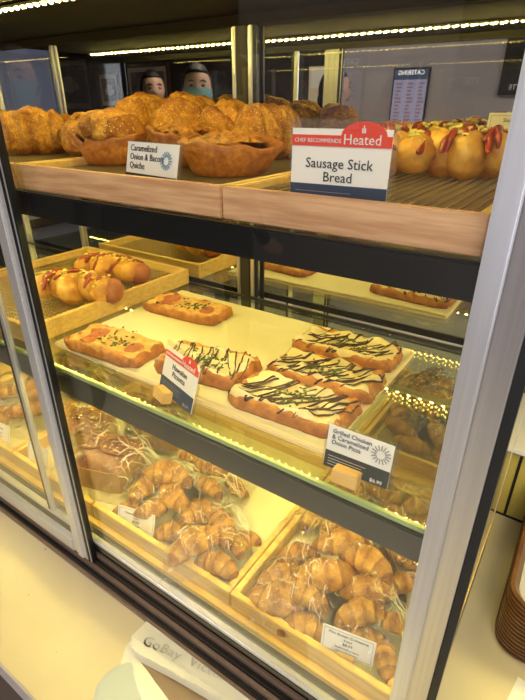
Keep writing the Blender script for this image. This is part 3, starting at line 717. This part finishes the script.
# --- loaves in paper pans
def loaf(x, y, L, Wd, H, rz, label, seed):
    t = thing('cinnamon_loaf', label, 'loaf', (x, y, DZ), R(rz), 'cinnamon loaves in paper pans')
    a, b = L/2, Wd/2; mb = MB(); i = 0; th = .004; k0 = .93
    mb.grid(2, 24, lambda i, j: (lambda c: (c[0]*(k0 if i == 0 else 1), c[1]*(k0 if i == 0 else 1), 0 if i == 0 else H*.72))(rr(a, b, j, 24)), closev=True)
    mb.grid(2, 24, lambda i, j: (lambda c: (c[0]*(1 if i == 0 else k0)*.97, c[1]*(1 if i == 0 else k0)*.97, H*.72 if i == 0 else .004))(rr(a, b, j, 24)), closev=True)
    mb.f.append(tuple(range(24))); mb.grid(2, 24, lambda i, j: (lambda c: (c[0]*(1 if i == 0 else .97), c[1]*(1 if i == 0 else .97), H*.72))(rr(a, b, j, 24)), closev=True)
    mb.build('paper_pan', M['pan'], t)
    mb = MB()
    def g(i, j):
        c = rr(a*.95, b*.95, j, 40); q = i/11
        z = H*.66+(H*.38)*(1-q**3)+.008*noise.noise(Vector((c[0]*q*40, c[1]*q*40, seed)))
        return ((c[0]*q, c[1]*q, z), .4)
    mb.grid(12, 40, g, closev=True); mb.build('loaf_crust', M['loaf'], t, smooth=True)
    mb = MB()
    for s in (-.45, .35):
        pts = []
        for k in range(50):
            q = k/49; an = q*5*PI; r = (.10+.75*q)*b*.72
            px, py = s*a+r*math.cos(an)*1.05, r*math.sin(an); e = max(abs(px)/a, abs(py)/b); pts.append((px, py, H*.68+(H*.38)*(1-min(1, e)**3)+.003))
        mb.tube(pts, .006, 7)
    mb.build('cinnamon_swirl', M['loaf'], t, smooth=True)
    mb = MB()
    for k in range(5):
        px, py = random.Random(seed+k).uniform(-.6, .6)*a, random.Random(seed*3+k).uniform(-.6, .6)*b
        mb.tube([(px-.02, py, H*1.02), (px, py+.006, H*1.055), (px+.02, py+.002, H*1.02)], [.002, .004, .002], 6)
    mb.build('glaze', M['icing'], t, smooth=True)
def rr(a, b, j, n):
    t = 2*PI*j/n; c, s = math.cos(t), math.sin(t); k = 1/(abs(c)**9+abs(s)**9)**(1/9)
    return (a*c*k, b*s*k)
loaf(-1.285, .20, .235, .20, .135, 18, 'cinnamon swirl loaf in a brown paper pan just right of the steel door edge', 1)
loaf(-1.26, .46, .20, .13, .12, 20, 'dark loaf in a paper pan at the back beneath the middle shelf rail', 2)
loaf(-1.52, .30, .19, .15, .11, 15, 'loaf in a paper pan seen behind the two steel door edges', 3)
bag(-1.28, .21, .40, .30, .17, 20, 'clear bag wrapped over the cinnamon loaf beside the door edge', 11)
bag(-1.27, .47, .30, .20, .15, 15, 'clear bag over the dark loaf at the back', 12)
bag(-1.50, .33, .26, .3, .15, 60, 'clear bag over the loaf behind the steel door edges', 13)

# ------------------------------------------------------------------ name cards
def card_root(loc, w_, h_, rot, label, name='name_card', cat='card'):
    t = thing(name, label, cat, loc); t.rotation_euler = rot; return t
def lines(mb, x0, x1, z, n, dz, t=.0012, frac=(1, .9, .97, .8)):
    for k in range(n): mb.box(x0, x0+(x1-x0)*frac[k % 4], -.0030, -.0026, z-k*dz, z-k*dz+t)
    return mb
def sunburst(cx, cz, r, m, t):
    mb = MB()
    for k in range(16):
        a = 2*PI*k/16; Mx = Matrix.Translation((cx, 0, cz)) @ Matrix.Rotation(-a, 4, 'Y')
        mb.box(r*.45, r, -.0032, -.0026, -.0011, .0011, Mx)
    mb.build('sunburst', m, t)
def name_card(loc, w_, h_, rot, label, lines_, heated, foot, footh, price, burst=None, ts=.014, align='LEFT', tx=None, block=None, sleeve=True, inkm='ink', tz=.66):
    t = card_root(loc, w_, h_, rot, label)
    bx(-w_/2, w_/2, -.0008, .0008, 0, h_*(.93 if heated else 1)).build('card', M['card'], t)
    if sleeve: bx(-w_/2-.006, w_/2+.008, .0015, .0035, -.002, h_+.004).build('sleeve', M['acrylic'], t)
    bx(-w_/2, w_/2, -.0022, -.0010, 0, footh).build('footer_band', M[foot], t)
    if heated:
        mb = MB(); z0, z1 = h_*.74, h_*.86
        pts = [(-w_/2, z0), (w_/2, z0), (w_/2, z1)]
        for k in range(11):
            a = PI*k/10; pts.append((w_*.23+w_*.22*math.cos(a), z1+h_*.15*math.sin(a)))
        pts.append((-w_/2, z1)); mb.prism(pts, .0010, .0022)
        mb.v = [(x, -z, y) for x, y, z in mb.v]; mb.build('header_band', M['red'], t)
        q = text_mb('Heated', w_*.125, 'CENTER'); shift(q, w_*.22, -.0028, z0+h_*.03)
        join(q, shift(text_mb('CHEF RECOMMENDS', w_*.052, 'LEFT'), -w_*.47, -.0028, z0+h_*.04))
        for sx in (-1, 0, 1): q.box(w_*.23+sx*w_*.014-.0007, w_*.23+sx*w_*.014+.0007, -.0032, -.0026, z1+h_*.03, z1+h_*(.11 if sx == 0 else .08))
        q.build('header_lettering', M['inkw'], t)
    q = text_mb('\n'.join(lines_), ts, align, lines=.95); shift(q, tx if tx is not None else -w_*.43, -.0016, h_*tz)
    q.build('lettering', M[inkm], t)
    mb = MB(); lines(mb, -w_*.44, w_*.15, footh*.72, 4, footh*.17, .0007)
    join(mb, shift(text_mb(price, footh*.30, 'RIGHT'), w_*.42, -.0028, footh*.12)); mb.build('footer_print', M['greyink'] if foot == 'navy' else M['inkw'], t)
    if burst: sunburst(burst[0]*w_, burst[1]*h_, burst[2], M['blue'] if heated is False and foot == 'cblack' and block is None else M['greyink'], t)
    if block:
        bx(-.026+block, .026+block, -.030, -.004, -.012, .018).build('holder_block', M['block'], t, bev=.002)
        bx(-.026+block, .026+block, .005, .018, -.012, .018).build('holder_block', M['block'], t, bev=.002)
    return t
name_card((-.345, .055, -.1495), .158, .128, (-.03, 0, .069), 'upright Sausage Stick Bread card with red Heated header, on the top shelf',
          ['Sausage Stick', 'Bread'], True, 'navy', .040, '$3.99', ts=.0205, align='CENTER', tx=0, tz=.50)
name_card((-.763, .060, -.1495), .165, .086, (-.233, 0, -.133), 'white Caramelized Onion & Bacon Quiche card with blue sunburst on the top shelf',
          ['Caramelized', 'Onion & Bacon', 'Quiche'], False, 'cblack', .026, '$5.99', burst=(.30, .64, .017), ts=.0175, tz=.80)
name_card((-.735, .047, -.636), .152, .122, (-.30, 0, -.30), 'small tilted red and navy Pizzetta card in a wood block on the glass shelf',
          ['Hawaiian', 'Pizzetta'], True, 'navy', .038, '$6.99', ts=.019, align='CENTER', tx=0, tz=.56, block=-.03)
name_card((-.262, .045, -.6365), .130, .090, (-.166, 0, .028), 'white and black Grilled Chicken Pizza card with grey sunburst in a wood block',
          ['Grilled Chicken', '& Caramelized', 'Onion Pizza'], False, 'cblack', .036, '$6.99', burst=(.33, .72, .019), ts=.0125, tz=.84, block=-.01)
def small_card(loc, w_, h_, rot, label, txt, m='card', block=True):
    t = card_root(loc, w_, h_, rot, label, 'label_card')
    bx(-w_/2, w_/2, -.0008, .0008, 0, h_).build('card', M[m], t)
    mb = MB(); e = .005; k = .0011
    for a in ((-w_/2+e, w_/2-e, e, e+k), (-w_/2+e, w_/2-e, h_-e-k, h_-e), (-w_/2+e, -w_/2+e+k, e, h_-e), (w_/2-e-k, w_/2-e, e, h_-e)):
        mb.box(a[0], a[1], -.0014, -.0009, a[2], a[3])
    mb.build('border', M['greyink'], t)
    q = MB()
    for s, sz, z in txt: join(q, shift(text_mb(s, sz*w_, 'CENTER'), 0, -.0013, z*h_))
    q.build('lettering', M['ink'], t)
    if block:
        bx(-.02, .02, -.012, -.001, -.008, .012).build('holder_block', M['pine'], t, bev=.001)
        bx(-.02, .02, .001, .010, -.008, .012).build('holder_block', M['pine'], t, bev=.001)
small_card((-.238, .058, -1.2045+.0), .130, .078, (-.15, 0, .20), 'bordered white label card in the rightmost bottom tray',
           [('Mini Butter Croissants', .082, .76), ('8 pack', .06, .60), ('$8.99', .085, .42), ('baked fresh in store', .055, .27), ('please ask for allergens', .045, .14)])
small_card((-.985, .056, -1.232), .138, .072, (-.33, 0, .24), 'small bordered white label card in the middle bottom tray',
           [('Cheese Croissants', .082, .70), ('4 pack', .06, .54), ('$7.99', .085, .34), ('baked fresh', .05, .18)])
small_card((-1.53, .065, -1.225), .115, .08, (-.25, 0, .1), 'bordered white label card behind the thin steel stile',
           [('Cinnamon Loaf', .085, .70), ('$9.99', .08, .42), ('each', .05, .26)])
small_card((-1.79, .065, -1.225), .115, .08, (-.25, 0, .1), 'bordered label card at the far left of the bottom deck',
           [('Croissants', .085, .70), ('$7.99', .08, .42), ('bag of six', .05, .26)])
small_card((-.205, .688, -.12), .135, .105, (0, 0, .1), 'cream handwritten card standing at the back right of the top shelf',
           [('Sausage Breads', .085, .82), ('23.9', .13, .58), ('12.', .12, .45), ('x 5', .08, .3)], 'cardy', False)
small_card((-.47, .70, -.12), .07, .075, (0, 0, .1), 'little cream card at the back beside the Sausage Stick Bread card', [('Breads', .2, .76)], 'cardy', False)

# ------------------------------------------------------------------ things on the counter
t = thing('paper_bag', 'white printed paper bag with a serrated mouth lying on the counter below the case', 'paper bag', (-.55, -.1, -1.4245))
ox, oy = -.55, -.1
def teeth(p, q, n, amp):
    p, q = Vector(p), Vector(q); d = q-p; nrm = Vector((-d.y, d.x)).normalized(); out = []
    for k in range(n):
        out.append(p+d*(k/n)); out.append(p+d*((k+.5)/n)+nrm*amp)
    out.append(q); return [(a.x, a.y) for a in out]
top = [(-.835, -.035), (-.826, -.13), (-.80, -.152)]+teeth((-.783, -.153), (-.30, -.072-.008), 62, -.006)+[(-.12, -.05), (-.12, -.028), (-.40, -.030)]
def bend(y): return 1
mb = MB(); mb.prism([(x-ox, y-oy) for x, y in top], .022, .0235)
mb.v = [(x, y, z-.020*max(0, min(1, (y+oy+.11)/.07))) for x, y, z in mb.v]
mb.build('upper_layer', M['bag'], t)
low = [(-.83, -.04), (-.83, -.15), (-.72, -.33), (-.60, -.372), (-.12, -.372), (-.12, -.05), (-.40, -.035)]
MB().prism([(x-ox, y-oy) for x, y in low], .0003, .0012).build('lower_layer', M['bag'], t)
def lobe(name, m, pts, h):
    c = (sum(p[0] for p in pts)/len(pts), sum(p[1] for p in pts)/len(pts)); n = len(pts); mb = MB()
    mb.grid(8, n, lambda i, j: (c[0]+(pts[j][0]-c[0])*(i/7)**.6-ox, c[1]+(pts[j][1]-c[1])*(i/7)**.6-oy, .0015+h*(1-(i/7)**3)), closev=True)
    mb.build(name, M[m], t, smooth=True)
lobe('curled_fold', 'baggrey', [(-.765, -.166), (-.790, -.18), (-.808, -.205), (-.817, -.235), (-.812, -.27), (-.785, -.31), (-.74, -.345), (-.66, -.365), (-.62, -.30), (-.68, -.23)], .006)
lobe('inner_fold', 'bag', [(-.785, -.158), (-.779, -.178), (-.76, -.195), (-.72, -.215), (-.66, -.232), (-.56, -.25), (-.45, -.25), (-.40, -.20), (-.45, -.17), (-.60, -.165), (-.70, -.160)], .010)
lobe('shadowed_lining', 'lining', [(-.765, -.160), (-.72, -.180), (-.62, -.200), (-.50, -.205), (-.40, -.19), (-.36, -.13), (-.50, -.12), (-.65, -.14)], .013)  # shade in the bag's mouth, shaped as a dark lobe
q = text_mb('GoBay  Victorian', .044, 'LEFT', 1.05); q.v = [(x, z, -y) for x, y, z in q.v]
a = R(13); q.v = [(x*math.cos(a)-y*math.sin(a)-.235, x*math.sin(a)+y*math.cos(a)-.03, .0250-.020*max(0, min(1, ((x*math.sin(a)+y*math.cos(a)-.03)+oy+.11)/.07))) for x, y, z in q.v]
q.build('printed_lettering', M['bagprint'], t, recalc=False)

def tray_flat(z, label, i):
    t = thing('serving_tray', label, 'tray', (.31, .75, z), R(random.uniform(-.6, .6)), 'brown trays stacked right of the case')
    def ring(a, b, r, z_, n=7):
        out = []
        for cx, cy, s in ((a-r, b-r, 0), (-a+r, b-r, 90), (-a+r, -b+r, 180), (a-r, -b+r, 270)):
            for k in range(n): an = R(s+90*k/(n-1)); out.append((cx+r*math.cos(an), cy+r*math.sin(an), z_))
        return out
    rs = [ring(.235, .285, .06, .0), ring(.25, .30, .07, .022), ring(.256, .306, .072, .024), ring(.256, .306, .072, .0195), ring(.251, .301, .07, .018)]
    ins = [ring(.246, .296, .07, .0225), ring(.232, .282, .06, .003)]
    mb = MB(); seq = rs[:1]+[rs[4], rs[3], rs[2], ins[0], ins[1]]
    n = len(seq[0]); mb.grid(len(seq), n, lambda a, b: seq[a][b], closev=True); mb.f.append(tuple(range(n)))
    mb.build('rim', M['tray'], t)
    mb = MB(); mb.prism([(p[0], p[1]) for p in ring(.232, .282, .06, 0)], .0022, .0034); mb.build('tray_surface', M['traytop'], t)
for i in range(15):
    od = ['bottom', 'second from bottom', 'third from bottom', 'fourth from bottom', 'fifth from bottom', 'sixth from bottom', 'seventh from bottom', 'middle', 'seventh from top', 'sixth from top', 'fifth from top', 'fourth from top', 'third from top', 'second from top', 'topmost']
    lb = 'topmost brown rounded serving tray of the stack, its grey inside showing' if i == 14 else 'brown rounded serving tray, %s one of the stack right of the case' % od[i]
    tray_flat(-1.4245+i*.0145, lb, i)
t = thing('back_cabinet', 'yellow-lit cabinet with a white top edge behind the tray stack', 'cabinet', (.5, 1.25, -1.4245))
bx(-.60, .5, -.22, .2, 0, .30).build('body', M['yel'], t, bev=.003)
bx(-.515, -.505, -.2225, -.2202, .01, .29).build('door_gap', M['black'], t)
bx(-.61, .5, -.235, .2, .3005, .322).build('top_edge', M['whitep'], t, bev=.003)
bx(-.60, .5, -.2235, -.2202, .0, .008).build('plinth', M['black'], t)
p = MB().prism([(0, 0), (.2, -.03), (.22, .07), (.02, .11)], 0, .0008).build('paper_note', M['card'], loc=(.12, .30, -1.4245)); tag(p, 'plain white paper lying on the counter in front of the tray stack', 'paper')

# ------------------------------------------------------------------ room behind the camera (seen in the mirror back)
def picture(x, z, w_, h_, label, y=-4.5):
    t = thing('framed_picture', label, 'picture', (x, y, z)); a, b = w_/2, h_/2
    mb = MB(); f = .05
    mb.box(-a, a, .002, .05, b-f, b); mb.box(-a, a, .002, .05, -b, -b+f); mb.box(-a, -a+f, .002, .05, -b+f, b-f); mb.box(a-f, a, .002, .05, -b+f, b-f); mb.build('frame', M['frame'], t)
    bx(-a+f, a-f, .002, .02, -b+f, b-f).build('mount', M['mount'], t)
    bx(-a+f*2.4, a-f*2.4, .0205, .024, -b+f*2.4, b-f*2.4).build('print', M['photo'], t)
    mb = MB()    # a small old delivery car in the print
    mb.blob((0, .0245, -.02), (a*.42, .003, b*.22), 16, 8); mb.blob((0, .0245, b*.12), (a*.25, .003, b*.2), 16, 8); mb.build('pale_shape', M['mount'], t)
picture(-6.95, .27, 1.05, .72, 'framed old photograph reflected beside the woman in the mirror')
picture(-7.95, .25, .6, .6, 'second framed photograph farther left in the reflection')
def face_text(mb, z):   # lettering that faces +Y on a wall looked at through the mirror
    mb.v = [(-x, -y, q) for x, y, q in mb.v]; return mb
t = thing('menu_screen', 'lit CATERING menu screen on the grey wall, reversed in the mirror', 'screen', (-1.98, -3.42, .08))
bx(-.19, .19, .002, .03, -.27, .27).build('casing', M['signb'], t)
bx(-.175, .175, .0302, .033, -.255, .16).build('display', M['screen'], t)
bx(-.175, .175, .0302, .034, .161, .255).build('display_header', M['scrhead'], t)
shift(face_text(text_mb('CATERING', .058, 'CENTER'), 0), 0, .0352, .205).build('title_lettering', M['scrtext'], t)
mb = MB()
for k in range(11):
    for c in (-.15, -.03, .09):
        mb.box(c, c+random.uniform(.04, .075), .0335, .0345, .115-k*.034, .133-k*.034)
mb.build('menu_rows', M['scrrow'], t)
mb = MB()
for i in range(4):
    for j in range(4):
        if (i*3+j*5) % 4: mb.box(-.02+i*.01, -.012+i*.01, .0345, .0355, .165+j*.009, .172+j*.009)
t = thing('wall_sign', 'black wall sign with white letters at the right of the reflection', 'sign', (-.95, -3.42, .22))
bx(-.16, .45, .002, .03, -.13, .5).build('board', M['signb'], t)
shift(face_text(text_mb('TTE', .06, 'LEFT'), 0), .03, .0312, -.085).build('lettering', M['signt'], t)
t = thing('hanging_banner', 'narrow pale notice board behind the dark-haired customer in the reflection', 'sign', (-3.0, -3.42, .18))
bx(-.2, .2, .002, .012, -.3, .22).build('board', M['mount'], t)
bx(-.17, .17, .0122, .014, .0, .19).build('notice', M['card'], t)

def person(x, y, rz, label, hairlong=False, mask=False, scarf=False, H=1.0, arms='down'):
    t = thing('person', label, 'person', (x, y, FZ), rz)
    s = H*1.62/S; hy = s
    V = [(0, 0, .53), (0, 0, .62), (0, 0, .72), (0, 0, .80), (0, 0, .845), (0, -.008, .885),
         (-.10, 0, .795), (-.125, 0, .66), (-.115, -.05, .54), (-.11, -.08, .48), (.10, 0, .795), (.125, 0, .66), (.115, -.05, .54), (.11, -.08, .48),
         (-.05, 0, .50), (-.055, -.005, .28), (-.055, 0, .04), (-.055, -.06, .015), (.05, 0, .50), (.055, -.005, .28), (.055, 0, .04), (.055, -.06, .015)]
    Rr = [(.085, .06), (.075, .055), (.09, .06), (.075, .05), (.032, .032), (.034, .034), (.042, .04), (.030, .03), (.024, .024), (.02, .018), (.042, .04), (.030, .03), (.024, .024), (.02, .018),
          (.056, .055), (.038, .038), (.025, .025), (.02, .014), (.056, .055), (.038, .038), (.025, .025), (.02, .014)]
    E_ = [(0, 1), (1, 2), (2, 3), (3, 4), (4, 5), (3, 6), (6, 7), (7, 8), (8, 9), (3, 10), (10, 11), (11, 12), (12, 13), (0, 14), (14, 15), (15, 16), (16, 17), (0, 18), (18, 19), (19, 20), (20, 21)]
    me = bpy.data.meshes.new('b'); me.from_pydata([(a*s, b*s, c*s) for a, b, c in V], E_, []); o = bpy.data.objects.new('b', me); C.objects.link(o)
    md = o.modifiers.new('s', 'SKIN'); sub = o.modifiers.new('u', 'SUBSURF'); sub.levels = 2; sub.render_levels = 2
    for i, r in enumerate(Rr): me.skin_vertices[0].data[i].radius = (r[0]*s, r[1]*s)
    me.skin_vertices[0].data[0].use_root = True
    dg = bpy.context.evaluated_depsgraph_get(); m2 = bpy.data.meshes.new_from_object(o.evaluated_get(dg)); bpy.data.objects.remove(o)
    m2.name = 'clothing'; m2.materials.clear(); m2.materials.append(M['jacket'])
    for p_ in m2.polygons: p_.use_smooth = True
    c = bpy.data.objects.new('clothing', m2); C.objects.link(c); c.parent = t
    # head with brow, nose, chin; skin hands
    mb = MB(); hc = Vector((0, -.012*s, .928*s)); n, m_ = 32, 26
    def fh(i, j):
        th = PI*i/(m_-1); ph = 2*PI*j/n; d = Vector((math.sin(th)*math.cos(ph), math.sin(th)*math.sin(ph), math.cos(th)))
        rx, ry, rz_ = .047*s, .058*s, .070*s
        jaw = 1-.32*max(0, -d.z)**1.5
        v = Vector((d.x*rx*jaw, d.y*ry*(1-.12*max(0, -d.z)), d.z*rz_))
        if d.y < -.5:
            v.y -= .014*s*math.exp(-((v.x/(.007*s))**2)-((v.z+.008*s)/(.012*s))**2)     # nose
            v.y += .005*s*math.exp(-(((abs(v.x)-.018*s)/(.010*s))**2)-((v.z-.008*s)/(.008*s))**2)   # eye sockets
        return hc+v
    mb.grid(m_, n, fh, closev=True)
    for sx in (-1, 1): mb.blob(hc+Vector((sx*.047*s, .004*s, -.004*s)), (.006*s, .011*s, .017*s), 8, 6)
    mb.tube([(0, .002*s, .83*s), (0, -.006*s, .90*s)], .026*s, 14)
    for sx in (-1, 1):
        hx, hyy, hz = sx*.108*s, -.092*s, .468*s
        mb.blob((hx, hyy, hz), (.010*s, .022*s, .018*s), 10, 8)
        for k in range(4):
            mb.tube([(hx, hyy-.014*s+k*.002*s, hz+.012*s-k*.009*s), (hx-sx*.003*s, hyy-.034*s, hz+.006*s-k*.009*s), (hx-sx*.010*s, hyy-.046*s+k*.002*s, hz-.004*s-k*.008*s)], [.0055*s, .005*s, .004*s], 7)
        mb.tube([(hx, hyy+.004*s, hz+.014*s), (hx-sx*.012*s, hyy-.010*s, hz+.020*s), (hx-sx*.016*s, hyy-.022*s, hz+.016*s)], [.006*s, .0055*s, .0045*s], 7)
    mb.build('head_and_hands', M['skin'], t, smooth=True)
    mb = MB()
    for sx in (-1, 1): mb.blob(hc+Vector((sx*.018*s, -.049*s, .008*s)), (.008*s, .004*s, .0035*s), 8, 6)
    mb.build('eyes', M['eye'], t, smooth=True)
    mb = MB()
    for sx in (-1, 1): mb.tube([hc+Vector((sx*.009*s, -.053*s, .020*s)), hc+Vector((sx*.020*s, -.051*s, .024*s)), hc+Vector((sx*.030*s, -.043*s, .019*s))], [.0015*s, .0025*s, .001*s], 6)
    mb.build('eyebrows', M['hair'], t, smooth=True)
    if mask:
        mb = MB()
        mb.grid(14, 18, lambda i, j: (lambda th, ph: hc+Vector((.052*s*math.sin(ph)*math.sin(th), -.012*s-.062*s*math.cos(ph)*math.sin(th), .064*s*math.cos(th))))(PI*(.50+.40*i/13), -1.15+2.3*j/17))
        mb.build('face_mask', M['mask'], t, smooth=True)
        mb = MB()
        for sx in (-1, 1):
            for z0 in (-.006, -.045): mb.tube([hc+Vector((sx*.044*s, -.035*s, z0*s)), hc+Vector((sx*.050*s, .004*s, -.004*s))], .0012*s, 5)
        mb.build('ear_loops', M['card'], t)
    else:
        mb = MB(); mb.blob(hc+Vector((0, -.052*s, -.034*s)), (.014*s, .005*s, .005*s), 10, 6); mb.build('lips', M['lip'], t, smooth=True)
    mb = MB()
    def hr(i, j):
        th = PI*.62*i/13; ph = 2*PI*j/32; d = Vector((math.sin(th)*math.cos(ph), math.sin(th)*math.sin(ph), math.cos(th)))
        v = Vector((d.x*.053*s, d.y*.064*s, d.z*.077*s))
        if d.y < 0 and d.z < .55: v.y *= .55
        v.y += .004*s
        v *= 1+.03*noise.noise(d*5)
        return hc+v
    mb.grid(14, 32, hr, closev=True)
    if hairlong:
        mb.blob(hc+Vector((0, .030*s, -.045*s)), (.052*s, .038*s, .085*s), 18, 14, .15, 3)
    else: mb.blob(hc+Vector((0, .060*s, -.01*s)), (.028*s, .026*s, .03*s), 14, 10, .1)
    mb.build('hair', M['hair'], t, smooth=True)
    if scarf:
        mb = MB(); mb.grid(36, 12, lambda i, j: (lambda a, b: ((.055+.022*math.cos(b)+.004*math.sin(a*5))*s*math.cos(a)*1.15, (.050+.022*math.cos(b))*s*math.sin(a), .838*s+.026*s*math.sin(b)+.005*s*math.sin(a*3)))(2*PI*i/36, 2*PI*j/12), closeu=True, closev=True)
        mb.build('scarf', M['pink'], t, smooth=True)
    return t
person(-4.06, -1.76, R(125), 'woman with dark tied-back hair and dark jacket looking down, seen in the mirror', H=1.06)
person(-3.02, -1.26, R(140), 'person in dark clothes with a light blue face mask, seen in the mirror', mask=True, H=1.055)
person(-2.42, -2.5, R(40), 'person with long black hair and magenta scarf seen from behind in the mirror', hairlong=True, scarf=True, H=1.06)

# ------------------------------------------------------------------ bake case units to metres
for me in bpy.data.meshes: me.transform(Matrix.Scale(S, 4))
for o in C.objects:
    if o.type in ('MESH', 'EMPTY'):
        o.location = o.location*S
        if o.parent is None: o.location.z += EYE
